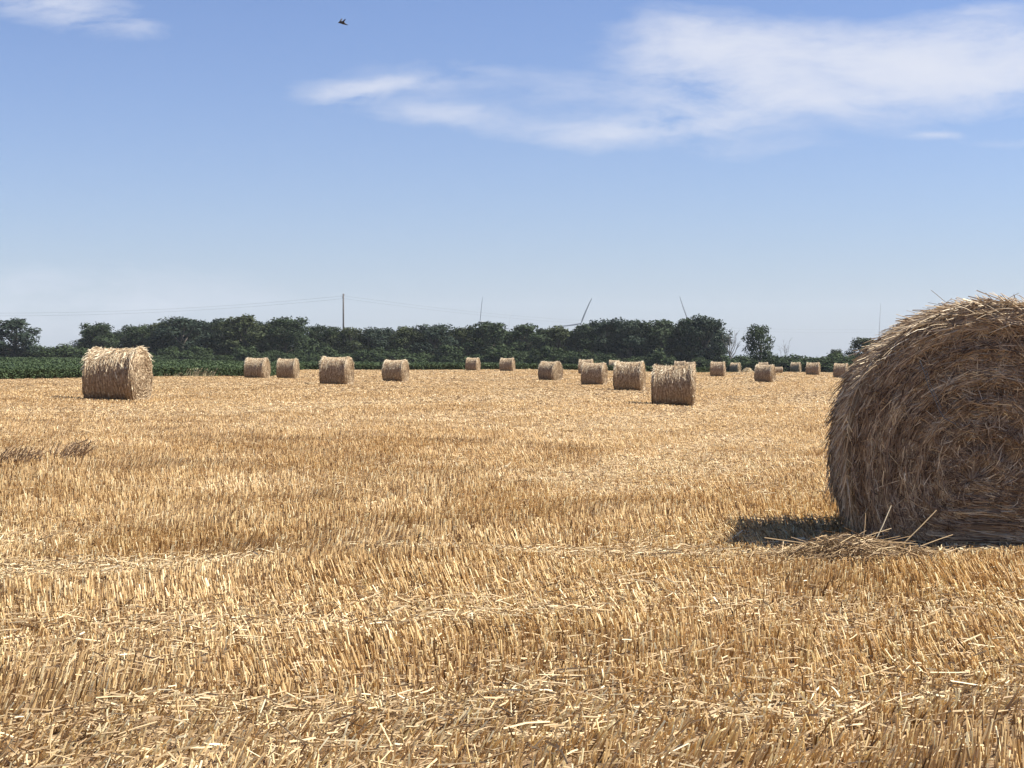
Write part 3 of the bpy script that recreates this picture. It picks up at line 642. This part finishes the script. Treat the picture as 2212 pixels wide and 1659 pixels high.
# px, ytop, width px, Y, variant, label
T = [
 (-60, 697, 120, 400, 0, None), (28, 689, 100, 395, 1, 'tree with broad rounded crown at the far left edge, left of the low hedge'),
 (214, 697, 66, 410, 2, 'leftmost tree of the long wood, right above the big left bale'),
 (300, 703, 66, 415, 3, 'lower tree just above the right end of the big left bale'),
 (352, 695, 60, 410, 4, 'tree filling the dip just right of the big left bale, beside a dome crown'),
 (398, 685, 105, 405, 0, 'dome-shaped tree with wide crown, between the big left bale and the bale pair'),
 (478, 688, 70, 410, 5, 'tree with uneven top between the dome-shaped tree and the one above the bale pair'),
 (522, 681, 92, 400, 1, 'tall tree rising above the left bale of the close pair'),
 (618, 684, 82, 400, 2, 'rounded tall tree above the right bale of the close pair, before the wood drops'),
 (678, 702, 36, 408, 3, 'narrow small tree poking up alone left of the utility pole'),
 (712, 703, 52, 404, 4, 'tree immediately left of the utility pole'),
 (762, 707, 66, 402, 0, 'tree immediately right of the utility pole'),
 (818, 707, 70, 405, 5, 'tree above the gap between the pole bale and the next bale to the right'),
 (876, 705, 70, 400, 1, 'tree right above the bale that stands next right of the pole bale'),
 (940, 700, 84, 402, 2, 'tree with domed top left of the left wind turbine'),
 (1000, 705, 60, 405, 3, 'tree just left of the hub of the left wind turbine'),
 (1060, 694, 84, 400, 4, 'pointed tree crown just right of the left wind turbine'),
 (1140, 700, 84, 402, 0, 'tree just right of the faint pair of turbine blades'),
 (1205, 704, 70, 404, 5, 'tree left of the large leaning turbine blade, above the turned bale'),
 (1262, 700, 66, 400, 1, 'tree standing directly below the large leaning turbine blade'),
 (1308, 690, 66, 398, 2, 'tree right of the large turbine blade where the wood steps up'),
 (1362, 688, 84, 395, 3, 'flat-topped tree behind the second largest bale of the middle group'),
 (1430, 689, 84, 395, 4, 'tree with level crown behind the nearest bale of the middle group'),
 (1484, 687, 60, 393, 0, 'tree right under the turbine blade that leans left'),
 (1527, 681, 74, 390, 1, 'tall rounded tree that ends the long wood on its right'),
]
for (px, yt, wd, Y, v, lb) in T:
    if lb is None: continue
    tree('broadleaf_tree', TREES[v], px, yt, wd * 1.5, Y, lb, 'tree', WOOD)
# a second, deeper row that nothing tells apart
DEEP = 'deeper trees filling the wood'
for k_, px in enumerate(range(200, 1550, 22)):
    if 640 < px < 660 or 236 < px < 262: continue
    base = np.interp(px, [0, 180, 300, 400, 520, 615, 660, 760, 1050, 1250, 1310, 1520, 1560], [735, 712, 708, 693, 690, 694, 716, 716, 712, 716, 705, 698, 720])
    tree('broadleaf_tree', TREES[(k_ * 5 + 2) % 6], px + rng.uniform(-8, 8), base + rng.uniform(-4, 7), 84, 432 + rng.uniform(-6, 12), 'one of the dark trees deeper in the wood behind its front row', 'tree', DEEP)
# low edge shrubs along the wood
SH = 'shrubs along the foot of the wood'
for k_, px in enumerate(range(186, 1570, 27)):
    tree('shrub', SHR[k_ % 4], px + rng.uniform(-6, 6), rng.uniform(735, 762) + (8 if px > 1250 else 0), rng.uniform(46, 70), 388 + rng.uniform(-4, 3), 'dark green shrub in the unbroken row at the foot of the wood', 'shrub', SH, M_shrub)
HL = 'shrubs of the low hedge at the left'
for k_, (px, yt) in enumerate(((86, 738), (104, 746), (128, 733), (152, 737), (172, 742), (70, 742), (30, 735), (-10, 738))):
    tree('shrub', SHR[k_ % 4], px, yt, 62, 402, ['low hedge shrub touching the far left tree', 'dip in the low left hedge, a small dark shrub', 'rounded shrub making the hump of the low left hedge', 'hedge shrub right of the hump in the low left hedge', 'last low hedge shrub before the long wood begins', 'dark shrub under the right side of the far left tree', 'dark shrub under the middle of the far left tree', 'dark shrub cut by the left picture edge under the far left tree'][k_], 'shrub', HL, M_shrub)
# right-hand side: lone tree, low hedge, dark trees by the big bale
tree('broadleaf_tree', make_tree(301, 15, 3600, low=.22), 1640, 701, 86, 330, 'lone open-crowned tree standing apart right of the wood', 'tree')
HR = 'shrubs of the low hedge on the right'
hr = [(1575, 772), (1600, 768), (1625, 764), (1655, 764), (1684, 762), (1706, 766), (1730, 766), (1752, 768), (1776, 764), (1802, 760), (1828, 763), (1856, 766), (1890, 770), (1930, 768), (1980, 770), (2040, 768), (2110, 770), (2180, 768)]
for k_, (px, yt) in enumerate(hr):
    if px > 1900: lb, gp = 'hedge shrub hidden behind the huge near bale', 'hedge shrubs behind the huge bale'
    else: lb, gp = ['hedge shrub below the bare dead tree', 'hedge shrub in the sky gap between dead tree and lone tree', 'hedge shrub under the left side of the lone tree', 'hedge shrub under the right side of the lone tree', 'hedge shrub below the thin grey bare sapling', 'hedge shrub just right of the thin grey bare sapling', 'low hedge shrub above the leftmost of the three small bales by the hedge', 'low hedge shrub above the middle bale of three by the hedge', 'hedge shrub where the right hedge begins to rise', 'taller leafy hedge shrub left of the dark tree by the huge bale', 'hedge shrub under the dark tree by the huge bale', 'hedge shrub right beside the edge of the huge bale', 'hedge shrub half covered by the huge bale'][k_], HR
    tree('shrub', SHR[k_ % 4], px, yt - 5, 70, 345 + rng.uniform(-6, 6), lb, 'shrub', gp, M_shrub)
tree('broadleaf_tree', TREES[2], 1868, 729, 84, 352, 'dark tree half hidden by the left shoulder of the huge bale', 'tree')
tree('broadleaf_tree', TREES[5], 1806, 754, 36, 358, 'small leafy hedge tree left of the dark tree by the huge bale', 'tree')

# bare dead trees
def bare_tree(px, ytop, Y, spread, seed, lab, nb=9, rad=.2):
    p = at(px, 780, Y); z = tz(p[0], p[1]); H = at(px, ytop, Y)[2] - z; r3 = np.random.default_rng(seed); rt = empty('dead_tree', (p[0], p[1], z)); tag(rt, lab, 'tree', 'bare trees on the right')
    g = Geo(); tube(g, [(0, 0, -.1), (.1, 0, H * .25), (-.1, .1, H * .5)], [rad, rad * .8, rad * .55], 8)
    link('trunk', g.mesh('trunk', True), M_deadwood, rt); g = Geo()
    for k in range(nb):
        a = r3.uniform(-1, 1); zz = H * r3.uniform(.2, .5); tip = (a * spread, r3.uniform(-1, 1) * spread * .6, H * r3.uniform(.65, 1.0))
        m_ = (tip[0] * .65, tip[1] * .6, zz + (tip[2] - zz) * .4); tube(g, [(0, 0, zz * .9), m_, tip], [rad * .45, rad * .32, rad * .12], 6)
        for q in range(5):
            f_ = r3.uniform(.2, .95); s = [m_[i] + (tip[i] - m_[i]) * f_ for i in range(3)]
            e = (s[0] + r3.normal(a * .5, .6), s[1] + r3.normal(0, .5), s[2] + r3.uniform(.4, 1.6)); tube(g, [s, e], [rad * .2, rad * .07], 5)
    link('branches', g.mesh('branches', True), M_deadwood, rt)
bare_tree(1577, 715, 375, 2.6, 4, 'bare dead tree with grey upright branches at the right end of the wood', 11, .22)
bare_tree(1697, 732, 352, 1.6, 8, 'thin grey bare sapling between the lone tree and the low hedge', 7, .10)

# ------------------------------------------------------------------ utility pole and wires
pY = 424; p = at(742, 780, pY); z = tz(p[0], p[1]); ptop = at(742, 634, pY)
po = empty('utility_pole', (p[0], p[1], z)); tag(po, 'tall thin wooden utility pole rising above the wood', 'utility pole'); H = ptop[2] - z
g = Geo(); revolve(g, [(.0, 0), (.30, 0), (.24, H * .6), (.20, H - .05), (.0, H)], 10); link('pole', g.mesh('pole', True), M_pole, po)
g = Geo()
for dz, dx in ((-.5, .3), (-1.1, -.3)): 
    g = Geo()
    tube(g, [(dx * .5, 0, H + dz), (dx, 0, H + dz + .02)], [.05, .05], 6); revolve(g, [(0, 0), (.09, .02), (.06, .1), (.09, .18), (0, .26)], 8, Matrix.Translation((dx, 0, H + dz - .02))); link('insulator', g.mesh('insulator'), M_pole, po)
pass
def wire(pts, lab, dy=0, r_=.017):
    W = []
    for (xa, ya, Ya), (xb, yb, Yb), sag in pts:
        A, B = at(xa, ya + dy, Ya), at(xb, yb + dy, Yb)
        for k in range(25):
            t = k / 24; q = A + (B - A) * t; q[2] -= sag * 4 * t * (1 - t)
            if not W or k: W.append(q)
    o_ = np.array(W[0]); g = Geo(); tube(g, [w_ - o_ for w_ in W], [r_] * len(W), 5); o = link('overhead_wire', g.mesh('overhead_wire'), M_wire); o.location = [float(v) for v in o_]; tag(o, lab, 'wire', 'overhead wires of the power line')
wire([((-260, 672, 415), (742, 639, 424), 2.2), ((742, 639, 424), (1290, 694, 640), 1.0), ((1290, 694, 640), (1920, 711, 800), 1.5)], 'upper of the two thin wires running to the top of the utility pole')
wire([((-260, 672, 415), (742, 639, 424), 2.2), ((742, 639, 424), (1290, 694, 640), 1.0), ((1290, 694, 640), (1920, 711, 800), 1.5)], 'lower of the two thin wires running past the utility pole', 6)

# ------------------------------------------------------------------ wind turbines
def blade_mesh(L):
    V = []; n = 14
    for i in range(n + 1):
        t = i / n; ch = (1.2 + 2.6 * math.sin(min(1, t * 4.5) * math.pi / 2) * (1 - t) ** .75) * (1 if t < .98 else .5); th = .9 * (1 - t) ** 1.3 + .10; bend = .055 * L * t * t
        for k in range(8):
            a = 2 * math.pi * k / 8; V.append((ch * .5 * math.cos(a) + bend, th * .5 * math.sin(a), t * L))
    g = Geo(); g.add(V, [(i * 8 + k, i * 8 + (k + 1) % 8, (i + 1) * 8 + (k + 1) % 8, (i + 1) * 8 + k) for i in range(n) for k in range(8)]); return g.mesh('blade', True)
BL = 55.0; bladeM = blade_mesh(BL)
def turbine(hx, hy, Y, ang, yaw, lab):
    """hub at photo pixel; ang = first blade's clockwise angle from up, yaw = rotor turned away from the viewer"""
    hp = at(hx, hy, Y); z = tz(hp[0], hp[1]); H = hp[2] - z
    rt = empty('wind_turbine', (hp[0], hp[1], z), yaw); tag(rt, lab, 'wind turbine', 'wind turbines behind the wood')
    g = Geo(); revolve(g, [(0, 0), (2.1, 0), (1.9, H * .3), (1.5, H * .7), (1.15, H - 1.6), (0, H - 1.5)], 16, Matrix.Translation((0, 4.5, 0))); link('tower', g.mesh('tower', True), M_turb, rt)
    g = Geo(); revolve(g, [(0, -1.6), (1.3, -1.5), (1.75, -.6), (1.85, 3), (1.6, 7), (1.1, 8.3), (0, 8.5)], 12, Matrix.Translation((0, 2.2, H)) @ Matrix.Rotation(-math.pi / 2, 4, 'X')); link('nacelle', g.mesh('nacelle', True), M_turb, rt)
    g = Geo(); revolve(g, [(0, -2.0), (.7, -1.7), (1.2, -.9), (1.4, 0), (1.3, .8), (0, .9)], 12, Matrix.Translation((0, 0, H)) @ Matrix.Rotation(-math.pi / 2, 4, 'X')); hub = link('hub', g.mesh('hub', True), M_turb, rt)
    for k in range(3):
        b_ = link('blade', bladeM, M_turb, rt); b_.location = (0, 0, H); b_.rotation_euler = (0, ang + k * 2 * math.pi / 3, 0)
turbine(1255, 699, 2950, math.radians(20), 0.0, 'wind turbine with the thick blade leaning right above the middle of the wood')
turbine(1037, 695, 3200, math.radians(10), math.radians(-62), 'wind turbine whose hub shows above the wood, left of the faint blade pair')
turbine(1099, 710, 4300, math.radians(12), math.radians(58), 'faint distant wind turbine with two thin blade tips in a V above the wood')
turbine(1486, 690, 3300, math.radians(-24), 0.25, 'wind turbine with one blade leaning left above the right part of the wood')
turbine(1899, 737, 2080, math.radians(3), math.radians(55), 'faint wind turbine blade beside the left shoulder of the huge bale')

# ------------------------------------------------------------------ thin summer haze
HB = (-5400, 5400, -5400, 5400, -60, 190)
hv = [(x, y, z) for x in HB[0:2] for y in HB[2:4] for z in HB[4:6]]
hme = bpy.data.meshes.new('haze'); hme.from_pydata(hv, [], [(0, 1, 3, 2), (4, 6, 7, 5), (0, 4, 5, 1), (2, 3, 7, 6), (0, 2, 6, 4), (1, 5, 7, 3)])
hm = bpy.data.materials.new('haze'); hm.use_nodes = True; hn = hm.node_tree; hn.nodes.remove(hn.nodes['Principled BSDF'])
pv = hn.nodes.new('ShaderNodeVolumePrincipled'); pv.inputs['Color'].default_value = (.86, .92, 1, 1); pv.inputs['Density'].default_value = .00007; hn.links.new(pv.outputs[0], hn.nodes['Material Output'].inputs['Volume'])
tag(link('haze', hme, hm), 'thin pale summer haze over the whole field', 'haze', kind='stuff')

# ------------------------------------------------------------------ bird (one continuous mesh)
bd = 32.0; bc = at(740, 47, bd); u1 = bd / F
def bq(dx, dy, dd=0): return Vector((dx * u1, dd, -dy * u1))
vs = [bq(-9.5, 2.5, 0), bq(-7, 1.5, 0), bq(-4, 1, 0), bq(0, 2, 0), bq(4, 4, 0), bq(8, 6, 0), bq(12, 7, .0),
      bq(-4.5, -2, .02), bq(-3, -6, .05), bq(-1.5, -9, .08), bq(2.5, 0, -.05), bq(6, -2, -.10), bq(8, -3.4, -.13)]
ed = [(0, 1), (1, 2), (2, 3), (3, 4), (4, 5), (5, 6), (2, 7), (7, 8), (8, 9), (3, 10), (10, 11), (11, 12)]
rd = [.006, .018, .028, .034, .024, .013, .012, .022, .018, .005, .020, .015, .004]
me = bpy.data.meshes.new('bird'); me.from_pydata([tuple(v) for v in vs], ed, []); bo = link('bird', me, M_bird); bo.location = [float(v) for v in bc]
sk = bo.modifiers.new('skin', 'SKIN')
for i_, d_ in enumerate(me.skin_vertices[0].data if me.skin_vertices else []): pass
if not me.skin_vertices:
    bpy.context.view_layer.objects.active = bo; bo.select_set(True)
    bmx = __import__('bmesh').new(); bmx.from_mesh(me); bmx.verts.layers.skin.verify(); bmx.to_mesh(me); bmx.free()
for i_, d_ in enumerate(me.skin_vertices[0].data):
    k_ = rd[i_]; d_.radius = (k_, k_ * (.45 if i_ in (6, 7, 8, 9, 10, 11, 12) else 1)); d_.use_root = (i_ == 3)
sb_ = bo.modifiers.new('sub', 'SUBSURF'); sb_.levels = 2; sb_.render_levels = 2
tag(bo, 'small dark bird in flight with raised wings high in the blue sky', 'bird')

sc.render.engine = 'CYCLES'
sc.cycles.use_denoising = True
sc.cycles.max_bounces = 6; sc.cycles.diffuse_bounces = 3; sc.cycles.glossy_bounces = 2; sc.cycles.transmission_bounces = 3
